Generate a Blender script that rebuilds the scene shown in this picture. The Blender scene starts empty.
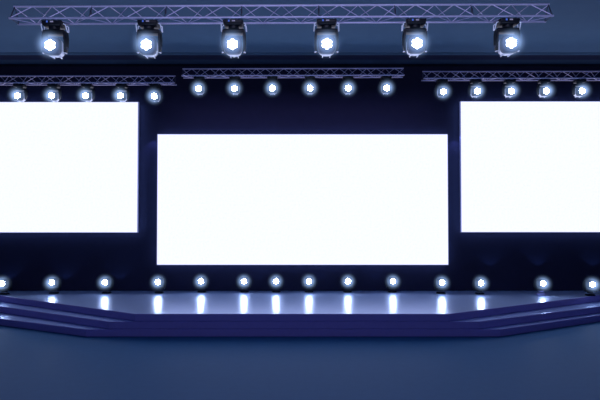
import bpy, bmesh, math, random
from mathutils import Vector, Matrix

random.seed(4)
scene = bpy.context.scene
col = scene.collection
PI = math.pi

# ------------------------------------------------------------------ camera
FPX = 520.0            # focal length in pixels of a 600 px wide frame
CAM_Z = 3.30           # eye height above the hall floor
PITCH = math.radians(1.1)
cd = bpy.data.cameras.new('camera')
cam = bpy.data.objects.new('camera', cd)
col.objects.link(cam)
cd.sensor_width = 36.0
cd.lens = FPX / 600.0 * 36.0
cd.clip_start = 0.05
cd.clip_end = 200
cam.location = (0, 0, CAM_Z)
cam.rotation_euler = (PI / 2 + PITCH, 0, 0)
scene.camera = cam
scene.view_settings.view_transform = 'Standard'
scene.view_settings.look = 'None'


def at(px, py, depth):
    """Point of the hall seen at pixel (px, py) on the plane Y = depth."""
    u = (px - 300.0) / FPX
    v = (200.0 - py) / FPX
    d = Vector((u, math.cos(PITCH) - v * math.sin(PITCH), math.sin(PITCH) + v * math.cos(PITCH)))
    t = depth / d.y
    return Vector((d.x * t, depth, CAM_Z + d.z * t))


# ------------------------------------------------------------------ materials
def mat(name, color, rough=0.5, metal=0.0, spec=0.5, noise=0.0, nscale=40.0, emit=None, estr=0.0, coat=0.0):
    m = bpy.data.materials.new(name)
    m.use_nodes = True
    nt = m.node_tree
    b = nt.nodes['Principled BSDF']
    b.inputs['Base Color'].default_value = (*color, 1)
    b.inputs['Roughness'].default_value = rough
    b.inputs['Metallic'].default_value = metal
    b.inputs['Specular IOR Level'].default_value = spec
    b.inputs['Coat Weight'].default_value = coat
    if emit:
        b.inputs['Emission Color'].default_value = (*emit, 1)
        b.inputs['Emission Strength'].default_value = estr
    if noise > 0:
        tc = nt.nodes.new('ShaderNodeTexCoord')
        n = nt.nodes.new('ShaderNodeTexNoise')
        n.inputs['Scale'].default_value = nscale
        n.inputs['Detail'].default_value = 4
        r = nt.nodes.new('ShaderNodeMapRange')
        r.inputs['To Min'].default_value = 1 - noise
        r.inputs['To Max'].default_value = 1 + noise
        mx = nt.nodes.new('ShaderNodeMix')
        mx.data_type = 'RGBA'
        mx.blend_type = 'MULTIPLY'
        mx.inputs['Factor'].default_value = 1
        mx.inputs['A'].default_value = (*color, 1)
        nt.links.new(tc.outputs['Object'], n.inputs['Vector'])
        nt.links.new(n.outputs['Fac'], r.inputs['Value'])
        nt.links.new(r.outputs['Result'], mx.inputs['B'])
        nt.links.new(mx.outputs['Result'], b.inputs['Base Color'])
    return m


def emissive(name, color, strength):
    m = bpy.data.materials.new(name)
    m.use_nodes = True
    nt = m.node_tree
    nt.nodes.clear()
    e = nt.nodes.new('ShaderNodeEmission')
    e.inputs['Color'].default_value = (*color, 1)
    e.inputs['Strength'].default_value = strength
    o = nt.nodes.new('ShaderNodeOutputMaterial')
    nt.links.new(e.outputs[0], o.inputs['Surface'])
    return m


def halo_mat(name, radius, color, strength, core):
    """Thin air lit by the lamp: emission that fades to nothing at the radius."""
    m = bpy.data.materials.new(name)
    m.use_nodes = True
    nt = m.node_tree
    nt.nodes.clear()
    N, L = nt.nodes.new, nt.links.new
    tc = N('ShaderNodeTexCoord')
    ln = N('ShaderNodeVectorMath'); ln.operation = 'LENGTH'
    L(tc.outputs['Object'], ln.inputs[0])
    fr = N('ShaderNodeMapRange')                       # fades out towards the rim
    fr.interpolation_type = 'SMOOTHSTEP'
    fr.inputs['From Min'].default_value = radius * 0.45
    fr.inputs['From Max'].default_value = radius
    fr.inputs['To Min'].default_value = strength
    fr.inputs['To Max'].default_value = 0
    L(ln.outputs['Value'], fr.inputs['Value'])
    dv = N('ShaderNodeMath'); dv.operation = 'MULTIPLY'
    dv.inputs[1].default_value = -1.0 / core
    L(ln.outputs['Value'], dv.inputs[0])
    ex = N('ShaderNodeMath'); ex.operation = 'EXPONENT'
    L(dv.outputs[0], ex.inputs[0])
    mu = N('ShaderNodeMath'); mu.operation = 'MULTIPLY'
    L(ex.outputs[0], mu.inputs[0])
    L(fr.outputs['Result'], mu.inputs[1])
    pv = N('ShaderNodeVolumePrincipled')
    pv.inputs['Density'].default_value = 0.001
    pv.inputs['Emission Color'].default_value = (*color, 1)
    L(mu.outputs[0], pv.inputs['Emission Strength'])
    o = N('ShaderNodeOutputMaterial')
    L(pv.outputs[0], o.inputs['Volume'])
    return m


M = {}
M['floor'] = mat('hall_floor', (0.028, 0.135, 0.30), 0.6, spec=0.12, noise=0.08, nscale=6)
M['ceiling'] = mat('hall_ceiling', (0.076, 0.148, 0.245), 0.8, spec=0.1, noise=0.06, nscale=3)
M['strip_blue'] = mat('ceiling_strip_blue', (0.05, 0.10, 0.17), 0.9, spec=0.05, noise=0.1, nscale=4)  # shade at the back of the ceiling, put into the strip colours
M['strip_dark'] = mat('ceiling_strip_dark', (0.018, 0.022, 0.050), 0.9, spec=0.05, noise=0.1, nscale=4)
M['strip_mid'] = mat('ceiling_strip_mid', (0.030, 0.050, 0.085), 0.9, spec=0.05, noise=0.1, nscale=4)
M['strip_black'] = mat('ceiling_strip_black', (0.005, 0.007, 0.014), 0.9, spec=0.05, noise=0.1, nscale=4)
M['wall'] = mat('hall_back_wall', (0.024, 0.023, 0.055), 0.75, spec=0.15, noise=0.10, nscale=5)
M['side_wall'] = mat('hall_side_wall', (0.03, 0.035, 0.07), 0.8, spec=0.1, noise=0.1, nscale=4)
M['stage_top'] = mat('stage_deck', (0.42, 0.58, 0.94), 0.315, metal=0.6, spec=1.0, noise=0.06, nscale=8)
M['stage_side'] = mat('stage_riser', (0.235, 0.20, 0.58), 0.6, spec=0.25, noise=0.06, nscale=10)
M['truss'] = mat('truss_metal', (0.66, 0.60, 0.84), 0.3, metal=0.6, noise=0.12, nscale=25)
M['truss_dark'] = mat('truss_fitting', (0.05, 0.05, 0.09), 0.5, metal=0.5, noise=0.1, nscale=30)
M['black'] = mat('fixture_black', (0.008, 0.009, 0.015), 0.35, spec=0.25, noise=0.15, nscale=40)
M['face'] = mat('fixture_face', (0.10, 0.12, 0.19), 0.4, metal=0.2, noise=0.1, nscale=40)
M['face_dark'] = mat('small_fixture_face', (0.02, 0.024, 0.04), 0.4, noise=0.1, nscale=40)
M['silver'] = mat('fixture_silver', (0.86, 0.88, 0.98), 0.25, metal=0.2, noise=0.08, nscale=30, emit=(0.45, 0.52, 0.9), estr=0.26)  # light on shells, handles and caps put in as faint emission
M['lavender'] = mat('fixture_lavender', (0.62, 0.58, 0.95), 0.5, noise=0.05, nscale=30)
M['bezel'] = mat('screen_bezel', (0.10, 0.12, 0.25), 0.4, noise=0.1, nscale=30, emit=(0.28, 0.36, 0.85), estr=0.30)  # emission paints the screen's glow onto its rim
M['lamp'] = emissive('lamp_led', (0.80, 0.90, 1.15), 45.0)
M['lamp_front'] = emissive('front_lamp_led', (0.80, 0.90, 1.15), 9.0)
M['blue_display'] = emissive('display_blue', (0.10, 0.22, 1.0), 0.55)
M['white_display'] = emissive('display_white', (0.55, 0.55, 1.0), 0.40)


def screen_material():
    m = bpy.data.materials.new('led_panel_white')
    m.use_nodes = True
    nt = m.node_tree
    nt.nodes.clear()
    N, L = nt.nodes.new, nt.links.new
    tc = N('ShaderNodeTexCoord')
    n = N('ShaderNodeTexNoise')
    n.inputs['Scale'].default_value = 14
    n.inputs['Detail'].default_value = 6
    n.inputs['Roughness'].default_value = 0.8
    L(tc.outputs['Object'], n.inputs['Vector'])
    cr = N('ShaderNodeValToRGB')
    cr.color_ramp.elements[0].position = 0.38
    cr.color_ramp.elements[0].color = (0.86, 0.90, 1.22, 1)
    cr.color_ramp.elements[1].position = 0.58
    cr.color_ramp.elements[1].color = (0.93, 0.95, 1.30, 1)
    L(n.outputs['Fac'], cr.inputs['Fac'])
    e = N('ShaderNodeEmission')
    e.inputs['Strength'].default_value = 1.08
    L(cr.outputs['Color'], e.inputs['Color'])
    o = N('ShaderNodeOutputMaterial')
    L(e.outputs[0], o.inputs['Surface'])
    return m


M['screen'] = screen_material()
M['edge_glow'] = emissive('screen_edge_light', (0.32, 0.52, 1.0), 7.0)


# ------------------------------------------------------------------ mesh helpers
class MB:
    def __init__(self):
        self.bm = bmesh.new()

    def box(self, c, s, bevel=0.0, seg=2, rot=None, taper=None):
        r = bmesh.ops.create_cube(self.bm, size=1.0)
        vs = r['verts']
        for v in vs:
            v.co = Vector((v.co.x * s[0], v.co.y * s[1], v.co.z * s[2]))
            if taper and v.co.z < 0:
                v.co.x *= taper[0]
                v.co.y *= taper[1]
        if bevel > 0:
            es = list({e for v in vs for e in v.link_edges})
            rb = bmesh.ops.bevel(self.bm, geom=es, offset=bevel, segments=seg, affect='EDGES', profile=0.5)
            vs = list({v for f in rb['faces'] for v in f.verts} | {v for v in vs if v.is_valid})
        if rot is not None:
            for v in vs:
                v.co = rot @ v.co
        for v in vs:
            v.co += Vector(c)
        return self

    def tube(self, a, b, r, n=10, caps=True):
        a, b = Vector(a), Vector(b)
        d = b - a
        L = d.length
        q = d.to_track_quat('Z', 'Y').to_matrix().to_4x4()
        mtx = Matrix.Translation((a + b) / 2) @ q
        bmesh.ops.create_cone(self.bm, cap_ends=caps, segments=n, radius1=r, radius2=r, depth=L, matrix=mtx)
        return self

    def path(self, pts, r, n=8):
        """A bent round bar through the points."""
        pts = [Vector(p) for p in pts]
        for a, b in zip(pts[:-1], pts[1:]):
            self.tube(a, b, r, n)
        for p in pts[1:-1]:
            bmesh.ops.create_uvsphere(self.bm, u_segments=n, v_segments=max(4, n // 2), radius=r, matrix=Matrix.Translation(p))
        return self

    def loft(self, rings, close=True, cap=True):
        """rings: list of lists of points, joined one after another."""
        rows = [[self.bm.verts.new(p) for p in ring] for ring in rings]
        n = len(rows[0])
        for r0, r1 in zip(rows[:-1], rows[1:]):
            for i in range(n):
                j = (i + 1) % n
                self.bm.faces.new((r0[i], r0[j], r1[j], r1[i]))
        if cap:
            self.bm.faces.new(rows[0][::-1])
            self.bm.faces.new(rows[-1])
        return self

    def prism(self, outline, z0, z1):
        lo = [self.bm.verts.new((x, y, z0)) for x, y in outline]
        hi = [self.bm.verts.new((x, y, z1)) for x, y in outline]
        n = len(outline)
        for i in range(n):
            j = (i + 1) % n
            self.bm.faces.new((lo[i], lo[j], hi[j], hi[i]))
        top = self.bm.faces.new(hi)
        self.bm.faces.new(lo[::-1])
        return top

    def build(self, name, material, parent=None, smooth=True, loc=None):
        bmesh.ops.recalc_face_normals(self.bm, faces=self.bm.faces[:])
        me = bpy.data.meshes.new(name)
        self.bm.to_mesh(me)
        self.bm.free()
        mats = material if isinstance(material, (list, tuple)) else [material]
        for m in mats:
            me.materials.append(m)
        o = bpy.data.objects.new(name, me)
        col.objects.link(o)
        if parent:
            o.parent = parent
        if loc is not None:
            o.location = loc
        if smooth:
            for p in me.polygons:
                p.use_smooth = True
            try:
                me.set_sharp_from_angle(angle=math.radians(35))
            except Exception:
                pass
        return o


def thing(name, label, cat, loc=(0, 0, 0), group=None):
    o = bpy.data.objects.new(name, None)
    col.objects.link(o)
    o.empty_display_size = 0.1
    o.location = loc
    o['label'] = label
    o['category'] = cat
    if group:
        o['group'] = group
    return o


def struct(o):
    o['kind'] = 'structure'
    return o


def copy_tree(o, parent=None):
    c = o.copy()
    col.objects.link(c)
    if parent:
        c.parent = parent
    for ch in list(o.children):
        copy_tree(ch, c)
    return c


def superellipse(rx, rz, y, n=28, p=4.0, cz=0.0):
    pts = []
    for i in range(n):
        a = 2 * PI * i / n
        ca, sa = math.cos(a), math.sin(a)
        pts.append((rx * math.copysign(abs(ca) ** (2 / p), ca), y, cz + rz * math.copysign(abs(sa) ** (2 / p), sa)))
    return pts


# ------------------------------------------------------------------ the hall
WALL_Y = 17.45
HALF = 15.0
CEIL_Z = at(300, 66, WALL_Y).z
FRONT_Y = -7.0

struct(MB().box((0, (WALL_Y + FRONT_Y) / 2, -0.05), (2 * HALF, WALL_Y - FRONT_Y, 0.1)).build('floor', M['floor'], smooth=False))
def ceil_y(py):
    a = at(300, py, 10.0)
    return 10.0 * (CEIL_Z - CAM_Z) / (a.z - CAM_Z)


struct(MB().box((0, (WALL_Y + 0.0) / 2, CEIL_Z + 0.05), (2 * HALF, WALL_Y - 0.0, 0.1)).build('ceiling', M['ceiling'], smooth=False))
# ceiling shade towards the back wall, painted as darker strips
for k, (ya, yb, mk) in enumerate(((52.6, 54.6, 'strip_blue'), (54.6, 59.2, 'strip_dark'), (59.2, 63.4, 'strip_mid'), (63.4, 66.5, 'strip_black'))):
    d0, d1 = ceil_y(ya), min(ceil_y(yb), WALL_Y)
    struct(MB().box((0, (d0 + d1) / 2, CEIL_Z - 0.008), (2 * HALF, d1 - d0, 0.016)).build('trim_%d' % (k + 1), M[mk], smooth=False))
struct(MB().box((0, WALL_Y + 0.06, CEIL_Z / 2), (2 * HALF + 0.3, 0.12, CEIL_Z + 0.2)).build('wall_back', M['wall'], smooth=False))
for s, nm in ((-1, 'wall_left'), (1, 'wall_right')):
    struct(MB().box((s * (HALF + 0.06), WALL_Y / 2 + 3, CEIL_Z / 2), (0.12, WALL_Y - 6, CEIL_Z + 0.2)).build(nm, M['side_wall'], smooth=False))

# ------------------------------------------------------------------ stage of three stacked decks
TIER = 0.2
STAGE_Z = 3 * TIER


def deck_point(px, py, z):
    """Hall point seen at a pixel on the horizontal plane z."""
    a = at(px, py, 10.0)
    t = (z - CAM_Z) / (a.z - CAM_Z)
    return Vector((a.x * t, 10.0 * t, z))


stage = thing('stage', 'wide blue stage of three stacked decks with stepped slanting sides below the screens', 'stage', (-0.2, 13.5, 0))
STG = Vector((-0.2, 13.5, 0))
tiers = [   # left front corner, left far point, right front corner, right far point (pixels), height of the deck
    ((86, 329.3), (0, 318.6), (500, 329.3), (600, 315.2), TIER),
    ((109, 321.7), (0, 306.3), (480, 321.9), (600, 306.5), 2 * TIER),
    ((135, 313.9), (0, 295.6), (449, 313.9), (600, 295.2), 3 * TIER),
]
front_y = sum(deck_point(*t[0], t[4]).y for t in tiers) / 3
for lf, lb, rf, rb_, z in tiers:
    a, b = deck_point(*lf, z), deck_point(*lb, z)
    c, d = deck_point(*rf, z), deck_point(*rb_, z)
    a.y = c.y = front_y
    back = WALL_Y - 0.01

    def extend(p, q):
        t = (back - p.y) / (q.y - p.y)
        e = p + (q - p) * t
        lim = HALF - 0.05
        if abs(e.x) > lim:
            t = (math.copysign(lim, e.x) - p.x) / (q.x - p.x)
            e = p + (q - p) * t
        return e
    e1, e2 = extend(a, b), extend(c, d)
    outline = [(a.x, a.y), (c.x, c.y), (e2.x, e2.y)]
    if e2.y < back - 0.01:
        outline.append((e2.x, back))
    if e1.y < back - 0.01:
        outline.append((e1.x, back))
    outline.append((e1.x, e1.y))
    outline = [(x - STG.x, y - STG.y) for x, y in outline]
    mb = MB()
    top = mb.prism(outline, z - TIER, z)
    bmesh.ops.recalc_face_normals(mb.bm, faces=mb.bm.faces[:])
    rim = list(top.edges)
    bmesh.ops.bevel(mb.bm, geom=rim, offset=0.010, segments=1, affect='EDGES')
    foot = [e for e in mb.bm.edges if all(abs(v.co.z - (z - TIER)) < 1e-5 for v in e.verts)]
    bmesh.ops.bevel(mb.bm, geom=foot, offset=0.022, segments=1, affect='EDGES')
    for f in mb.bm.faces:
        f.material_index = 0 if f.normal.z > 0.9 else 1
    o = mb.build('deck_tier', [M['stage_top'], M['stage_side']], stage, smooth=False)

# ------------------------------------------------------------------ the three LED screens
SCR_Y = 17.18


def led_screen(x0, y0, x1, y1, label, z_off=0):
    p0, p1 = at(x0, y1, SCR_Y), at(x1, y0, SCR_Y)
    w, h = p1.x - p0.x, p1.z - p0.z
    t = thing('led_screen', label, 'screen', ((p0.x + p1.x) / 2, SCR_Y, p0.z), 'blank white video screens on the back wall')
    bz = 0.014
    MB().box((0, 0.012, h / 2), (w, 0.02, h)).build('display_panel', M['screen'], t, smooth=False)
    fr = MB()
    fr.box((0, 0.045, -bz / 2), (w + 2 * bz, 0.09, bz)).box((0, 0.045, h + bz / 2), (w + 2 * bz, 0.09, bz))
    fr.box((-w / 2 - bz / 2, 0.045, h / 2), (bz, 0.09, h)).box((w / 2 + bz / 2, 0.045, h / 2), (bz, 0.09, h))
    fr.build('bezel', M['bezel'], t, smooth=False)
    MB().box((0, 0.06, h / 2), (w - 0.02, 0.06, h - 0.02)).build('back_housing', M['truss_dark'], t, smooth=False)
    el = MB()  # glowing strips added behind the screen to imitate its bloom on the wall
    e = 0.012
    yy, ty = 0.115, 0.05
    el.box((0, yy, e), (w - 0.04, ty, e)).box((0, yy, h - e), (w - 0.04, ty, e))
    el.box((-w / 2 + e, yy, h / 2), (e, ty, h - 0.04)).box((w / 2 - e, yy, h / 2), (e, ty, h - 0.04))
    el.build('edge_light', M['edge_glow'], t, smooth=False)
    gap = WALL_Y - SCR_Y - 0.09
    for sx in (-0.35, 0, 0.35):
        MB().box((sx * w, 0.09 + gap / 2, h / 2), (0.10, gap, h * 0.8)).build('wall_mount', M['truss_dark'], t, smooth=False)
    return t


led_screen(157, 134.4, 447.5, 264.7, 'wide blank white video screen in the middle, standing low above the stage')
W_SIDE = at(447.5, 150, SCR_Y).x - at(157, 150, SCR_Y).x
lx = 300 + (at(138, 150, SCR_Y).x - W_SIDE) * FPX / SCR_Y
rx = 300 + (at(461.5, 150, SCR_Y).x + W_SIDE) * FPX / SCR_Y
lx = max(lx, 300 - (HALF - 0.1) * FPX / SCR_Y)
rx = min(rx, 300 + (HALF - 0.1) * FPX / SCR_Y)
led_screen(lx, 102.2, 138, 232.3, 'blank white video screen hung high to the left of the middle screen')
led_screen(461.5, 101.6, rx, 232.0, 'blank white video screen hung high to the right of the middle screen')


# ------------------------------------------------------------------ triangular lighting trusses
TW = 0.26      # truss width, apex up
TH = 0.238


def truss(x0, x1, y_left, y_right, depth, label, chord_r, period, joints=()):
    """x0..x1 pixel ends, y_* pixel height of the near bottom chord at the two ends."""
    a, b = at(x0, y_left, depth), at(x1, y_right, depth)
    L = (b - a).length
    t = thing('lighting_truss', label, 'truss', (a + b) / 2, 'triangular metal lighting trusses')
    t.rotation_euler = (0, -math.atan2(b.z - a.z, b.x - a.x), 0)
    h = L / 2
    ins = 0.0
    for y, z, d in ((0, 0, 0), (TW, 0, 0), (TW / 2, TH, 0)):
        MB().tube((-h, y, z), (h, y, z), chord_r, 12).build('chord', M['truss'], t)
    n = max(2, round(L / period))
    p = L / n
    br = chord_r * 0.42
    fronts = MB(); backs = MB(); bots = MB()
    for i in range(n):
        x = -h + i * p
        fronts.tube((x, 0, 0), (x + p / 2, TW / 2, TH), br, 6).tube((x + p / 2, TW / 2, TH), (x + p, 0, 0), br, 6)
        backs.tube((x, TW / 2, TH), (x + p / 2, TW, 0), br, 6).tube((x + p / 2, TW, 0), (x + p, TW / 2, TH), br, 6)
        bots.tube((x, 0, 0), (x + p / 2, TW, 0), br, 6).tube((x + p / 2, TW, 0), (x + p, 0, 0), br, 6)
    fronts.build('lacing', M['truss'], t)
    backs.build('lacing', M['truss'], t)
    bots.build('lacing', M['truss'], t)
    for sx in (-1, 1):
        e = MB()
        x = sx * (h - 0.02)
        e.tube((x, 0, 0), (x, TW / 2, TH), br * 1.2, 8).tube((x, TW, 0), (x, TW / 2, TH), br * 1.2, 8).tube((x, 0, 0), (x, TW, 0), br * 1.2, 8)
        e.build('end_frame', M['truss_dark'], t)
    for jx in joints:
        x = at(jx, 10, depth).x - (a.x + b.x) / 2
        j = MB()
        j.tube((x, TW / 2, TH), (x, 0, 0), br, 8)
        j.box((x, TW * 0.28, TH * 0.52), (0.026, 0.03, 0.07), 0.006)
        j.build('coupler', M['truss_dark'], t)
    return t, a, b


FT_Y = 8.2
MT_Y = 15.6
front_t, fa, fb = truss(9, 553.5, 18.3, 15.8, FT_Y, 'long silver-violet lighting truss near the camera carrying six big lamps', 0.0165, 0.605,
                        joints=(89, 164.5, 241, 319, 396, 473.5))
mid_t, ma, mb_ = truss(181.5, 404.5, 75.6, 75.0, MT_Y, 'short lighting truss above the middle screen carrying six small lamps', 0.02, 0.56)
left_t, la, lb_ = truss(-68, 174.5, 82.7, 82.7, MT_Y, 'lighting truss above the left screen', 0.02, 0.56)
right_t, ra, rb2 = truss(423.5, 668, 78.3, 77.9, MT_Y, 'lighting truss above the right screen', 0.02, 0.56)


# ------------------------------------------------------------------ moving head lamps
# built hanging: origin at the top of the base, lamp body below, lens towards -Y
PIV_BIG = -0.418
PIV_SMALL = -0.375


def hexpts(r):
    return [(0, 0)] + [(r * math.cos(PI / 6 + k * PI / 3), r * math.sin(PI / 6 + k * PI / 3)) for k in range(6)]


def make_fixture(detail, standing=False):
    t = thing('moving_head_lamp', 'lamp', 'lamp')
    PIV = PIV_BIG if detail else PIV_SMALL
    dz = PIV + 0.385
    b = MB()
    if standing:
        b.box((0, 0, -0.03), (0.30, 0.15, 0.045), 0.014, 3, taper=(0.8, 0.8))
    else:
        b.box((0, 0, -0.05), (0.33, 0.25, 0.09), 0.022, 3, taper=(0.90, 0.9))
    b.box((0, 0, -0.008), (0.22, 0.14, 0.016), 0.004)
    b.tube((0, 0, -0.09), (0, 0, -0.135), 0.085, 24)
    base = b.build('base', M['black'], t)
    if detail:
        MB().box((-0.062, -0.1275, -0.036), (0.026, 0.006, 0.030), 0.002).build('blue_display', M['blue_display'], base)
        w = MB()
        for dx in (-0.018, 0.0, 0.018):
            w.box((dx + 0.012, -0.1275, -0.036), (0.013, 0.006, 0.022), 0.002)
        w.build('key_row', M['white_display'], base)
        for sx in (-1, 1):
            hx = sx * 0.165
            h = MB()
            h.path([(hx, -0.05, -0.045), (hx + sx * 0.03, -0.05, -0.06), (hx + sx * 0.036, 0.02, -0.155),
                    (hx + sx * 0.036, 0.07, -0.145), (hx + sx * 0.03, 0.07, -0.06), (hx, 0.05, -0.045)], 0.0085, 8)
            h.build('handle', M['silver'], base)
    # yoke: one bridge and two tapering arms
    yo = 0.035 if detail else 0.0
    wk = 0.95 if detail else 1.0
    y = MB()
    y.box((0, yo, -0.165), (0.37 * wk, 0.17, 0.065), 0.022, 3)
    y.build('yoke', M['black'], t)
    for sx in (-1, 1):
        a = MB()
        rings = []
        for k, (z, wy, x, th) in enumerate([(-0.150, 0.165, 0.172, 0.040), (-0.24, 0.165, 0.182, 0.042), (-0.33 + dz, 0.150, 0.183, 0.040),
                                            (-0.40 + dz, 0.125, 0.179, 0.036), (-0.45 + dz, 0.085, 0.172, 0.030), (-0.475 + dz, 0.045, 0.168, 0.024)]):
            ring = []
            for i in range(16):
                an = 2 * PI * i / 16
                ca, sa = math.cos(an), math.sin(an)
                ring.append((sx * x * wk + th / 2 * math.copysign(abs(ca) ** 0.5, ca), yo + wy / 2 * math.copysign(abs(sa) ** 0.5, sa), z))
            rings.append(ring)
        a.loft(rings)
        arm = a.build('yoke_arm', M['black'], t)
        if detail:
            MB().tube((sx * 0.145, yo, PIV), (sx * 0.198, yo, PIV), 0.026, 16).build('tilt_axle', M['face'], arm)
            MB().box((sx * 0.176, yo - 0.02, -0.468 + dz), (0.034, 0.05, 0.010), 0.003).build('arm_cap', M['silver'], arm)
    # head, its origin on the tilt axle
    fy = -0.13 - yo
    hb = MB()
    hb.loft([superellipse(0.118, 0.110, fy - 0.012), superellipse(0.134, 0.132, fy), superellipse(0.140, 0.140, fy + 0.03), superellipse(0.140, 0.140, fy + 0.09)])
    head = hb.build('head', M['face'] if detail else M['face_dark'], t, loc=(0, yo, PIV))
    bk = MB()
    bk.loft([superellipse(0.136, 0.136, fy + 0.088), superellipse(0.136, 0.138, fy + 0.16, p=3.4), superellipse(0.118, 0.122, fy + 0.26, p=2.8),
             superellipse(0.085, 0.09, fy + 0.33, p=2.4), superellipse(0.035, 0.04, fy + 0.355, p=2.0)])
    for dx in (-0.06, 0.06):
        bk.box((dx, fy + 0.2, -0.125), (0.012, 0.16, 0.03), 0.004)
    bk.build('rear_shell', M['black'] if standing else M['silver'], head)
    # glowing cells
    rim = MB()
    ro, ri = 0.104, 0.094
    ringo = [[(r * math.cos(2 * PI * i / 36), yy, r * math.sin(2 * PI * i / 36)) for i in range(36)]
             for r, yy in ((ro, fy - 0.010), (ro, fy - 0.022), (ri, fy - 0.022), (ri, fy - 0.010))]
    rim.loft(ringo, cap=False)
    rim.build('lens_ring', M['black'], head)
    if detail:
        for cx, cz in hexpts(0.058):
            c = MB()
            c.loft([[(cx + r * math.cos(2 * PI * i / 18), yy, cz + r * math.sin(2 * PI * i / 18)) for i in range(18)]
                    for r, yy in ((0.030, fy - 0.010), (0.030, fy - 0.018), (0.021, fy - 0.024), (0.008, fy - 0.026))])
            c.build('led_cell', M['lamp_front'], head)
    else:
        c = MB()
        for cx, cz in hexpts(0.058):
            c.loft([[(cx + r * math.cos(2 * PI * i / 12), yy, cz + r * math.sin(2 * PI * i / 12)) for i in range(12)]
                    for r, yy in ((0.032, fy - 0.010), (0.030, fy - 0.020), (0.010, fy - 0.026))])
        c.build('lens_cells', M['lamp'], head)
    # bloom round the lens, painted as a ball that emits
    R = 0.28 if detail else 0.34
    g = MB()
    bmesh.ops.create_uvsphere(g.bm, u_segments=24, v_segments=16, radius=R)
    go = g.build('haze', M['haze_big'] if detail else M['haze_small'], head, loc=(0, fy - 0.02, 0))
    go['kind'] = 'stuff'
    return t


M['haze_big'] = halo_mat('lit_haze_big', 0.28, (0.36, 0.56, 1.0), 34.0, 0.052)
M['haze_small'] = halo_mat('lit_haze_small', 0.34, (0.36, 0.56, 1.0), 38.0, 0.055)


def shift_labels(ordinals, text):
    return [text.format(o) for o in ordinals]


ORD6 = ['leftmost', 'second from the left', 'third from the left', 'fourth from the left', 'fifth from the left', 'rightmost']
big = make_fixture(True)
first = True
depth_big = FT_Y + TW / 2
CH = 0.0165
for (px, nm) in zip((54.5, 149, 233.7, 326.5, 415, 507.5), ORD6):
    o = big if first else copy_tree(big)
    first = False
    X = at(px, 30, depth_big).x
    u = (X - fa.x) / (fb.x - fa.x)
    o.location = (X, depth_big, fa.z + (fb.z - fa.z) * u - CH)
    o['label'] = f'big moving head lamp with seven bright cells, {nm} under the front truss'
    o['group'] = 'big moving head lamps under the front truss'

small = make_fixture(False)
first = True


def hang(pxs, a, b, labels, group, tilts=None):
    global first
    for k, px in enumerate(pxs):
        o = small if first else copy_tree(small)
        first = False
        d = MT_Y + TW / 2
        X = at(px, 80, d).x
        u = (X - a.x) / (b.x - a.x)
        o.location = (X, d, a.z + (b.z - a.z) * u - 0.02)
        o['label'] = labels[k]
        o['group'] = group
        if tilts and tilts[k]:
            for ch in o.children:
                if ch.name.startswith('head'):
                    ch.rotation_euler = (tilts[k], 0, 0)


hang((20, 54, 87.5, 122, 155.5), la, lb_,
     ['small moving head lamp by the photo edge, leftmost under the left truss',
      'small moving head lamp, second from the left under the left truss',
      'small moving head lamp, middle one of five under the left truss',
      'small moving head lamp, fourth from the left under the left truss',
      'small down-tilted lamp at the right end of the left truss, beside the screen corner'],
     'small lamps under the left truss', (0, 0, 0, 0, math.radians(6)))
hang((199.5, 235, 272.5, 310, 348, 386), ma, mb_,
     [f'small moving head lamp, {n} of six under the middle truss' for n in ORD6], 'small lamps under the middle truss')
hang((442, 475.5, 509.5, 544, 579.5), ra, rb2,
     ['small down-tilted lamp at the left end of the right truss',
      'small moving head lamp, second from the left under the right truss',
      'small moving head lamp, middle one of five under the right truss',
      'small moving head lamp, fourth from the left under the right truss',
      'small moving head lamp by the photo edge, rightmost under the right truss'],
     'small lamps under the right truss', (math.radians(6), 0, 0, 0, 0))

# fourteen lamps standing along the back of the stage
stand_px = [(2, 283.4), (52, 282.6), (105, 282.3), (158, 282), (201, 281), (244, 280.8), (276, 280.8), (309, 280.8),
            (348, 281), (393, 281), (442, 282.5), (481, 283), (543, 283.5), (592.5, 284.4)]
stand_labels = [
    'small floor lamp on the stage at the photo edge, leftmost of the row',
    'small floor lamp on the stage, second from the left end of the row',
    'small floor lamp on the stage, third from the left, below the left screen corner',
    'small floor lamp on the stage under the left edge of the middle screen',
    'small floor lamp on the stage, second from the left under the middle screen',
    'small floor lamp on the stage, third from the left under the middle screen',
    'small floor lamp on the stage, left of the two nearest the middle screen centre',
    'small floor lamp on the stage, right of the two nearest the middle screen centre',
    'small floor lamp on the stage, third from the right under the middle screen',
    'small floor lamp on the stage, second from the right under the middle screen',
    'small floor lamp on the stage under the right edge of the middle screen',
    'small floor lamp on the stage below the left part of the right screen',
    'small floor lamp with a pale lavender base standing on the stage',
    'small floor lamp on the stage at the photo edge, rightmost of the row']
floor_lamp = make_fixture(False, True)
for k, ((px, py), lab) in enumerate(zip(stand_px, stand_labels)):
    o = floor_lamp if k == 0 else copy_tree(floor_lamp)
    zl = STAGE_Z - PIV_SMALL
    a = at(px, py, 10.0)
    d = 10.0 * (zl - CAM_Z) / (a.z - CAM_Z)
    d = min(d + 0.14, 17.15)
    o.location = (at(px, py, d - 0.14).x, d, STAGE_Z)
    o.rotation_euler = (0, PI, 0)
    o['label'] = lab
    o['group'] = 'small lamps standing along the back of the stage'
    if 'lavender' in lab:
        for ch in o.children:
            if ch.name.startswith('base'):
                me = ch.data.copy()
                me.materials[0] = M['lavender']
                ch.data = me
                ch['label'] = 'pale lavender base'

# ------------------------------------------------------------------ light
w = bpy.data.worlds.new('world')
scene.world = w
w.use_nodes = True
bg = w.node_tree.nodes['Background']
bg.inputs['Color'].default_value = (0.30, 0.42, 0.80, 1)
bg.inputs['Strength'].default_value = 0.16


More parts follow.
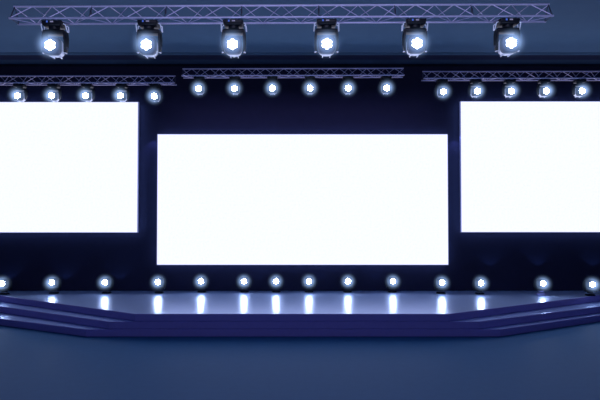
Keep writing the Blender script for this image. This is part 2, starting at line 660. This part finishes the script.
def area(name, loc, target, size, energy, color, size_y=None, spread=None):
    l = bpy.data.lights.new(name, 'AREA')
    l.energy = energy
    l.color = color
    l.shape = 'RECTANGLE'
    l.size = size
    l.size_y = size_y or size
    if spread:
        l.spread = spread
    o = bpy.data.objects.new(name, l)
    col.objects.link(o)
    o.location = loc
    o.rotation_euler = (Vector(target) - Vector(loc)).to_track_quat('-Z', 'Y').to_euler()
    return o


# blue wash down the middle of the back wall, from behind the middle truss
area('wall_wash', (0.1, 16.2, 6.75), (0.1, WALL_Y, 4.4), 8.5, 30, (0.45, 0.45, 1.0), 0.3)
# cool key added high in the hall, without a visible fixture
area('hall_key', (0, 2.5, 7.6), (0, 12.0, 1.5), 7.0, 120, (0.60, 0.62, 1.0), 1.5)
# unseen uplight added near the hall floor to brighten the ceiling
area('ceiling_wash', (0, 0.5, 0.25), (0, 0.5 + math.cos(math.radians(65)), 0.25 + math.sin(math.radians(65))), 26.0, 340, (0.55, 0.66, 1.0), 1.0, math.radians(84))


def spot(loc, target, energy, color, half_angle, blend):
    l = bpy.data.lights.new('wall_washer', 'SPOT')
    l.energy = energy
    l.color = color
    l.spot_size = math.radians(half_angle * 2)
    l.spot_blend = blend
    l.shadow_soft_size = 0.01
    o = bpy.data.objects.new('wall_washer', l)
    col.objects.link(o)
    o.location = loc
    o.rotation_euler = (Vector(target) - Vector(loc)).to_track_quat('-Z', 'Y').to_euler()


# faint blue scallops thrown up the wall between the lamps, and down beside the middle screen
GAP, TILT, HALF_CONE = 0.30, 7.0, 42.0
REACH = GAP / math.tan(math.radians(TILT + HALF_CONE))
for px, py, e in ((10, 280, 1), (66, 280, 1), (120, 280, 1), (259, 281, .5), (320, 281, .5), (375, 281, .5), (490, 266.5, 1), (538, 266.5, 1), (593, 266.5, 1)):
    v = at(px, py, WALL_Y)
    spot((v.x, WALL_Y - GAP, v.z - REACH), (v.x, WALL_Y - GAP + math.tan(math.radians(TILT)), v.z - REACH + 1), 5.0 * e, (0.16, 0.36, 1.0), HALF_CONE, 0.45)
for px in (153.5, 455):
    v = at(px, 141, WALL_Y)
    spot((v.x, WALL_Y - 0.25, v.z + REACH), (v.x, WALL_Y - 0.25 + math.tan(math.radians(TILT)), v.z + REACH - 1), 16.0, (0.26, 0.33, 1.0), HALF_CONE, 0.6)
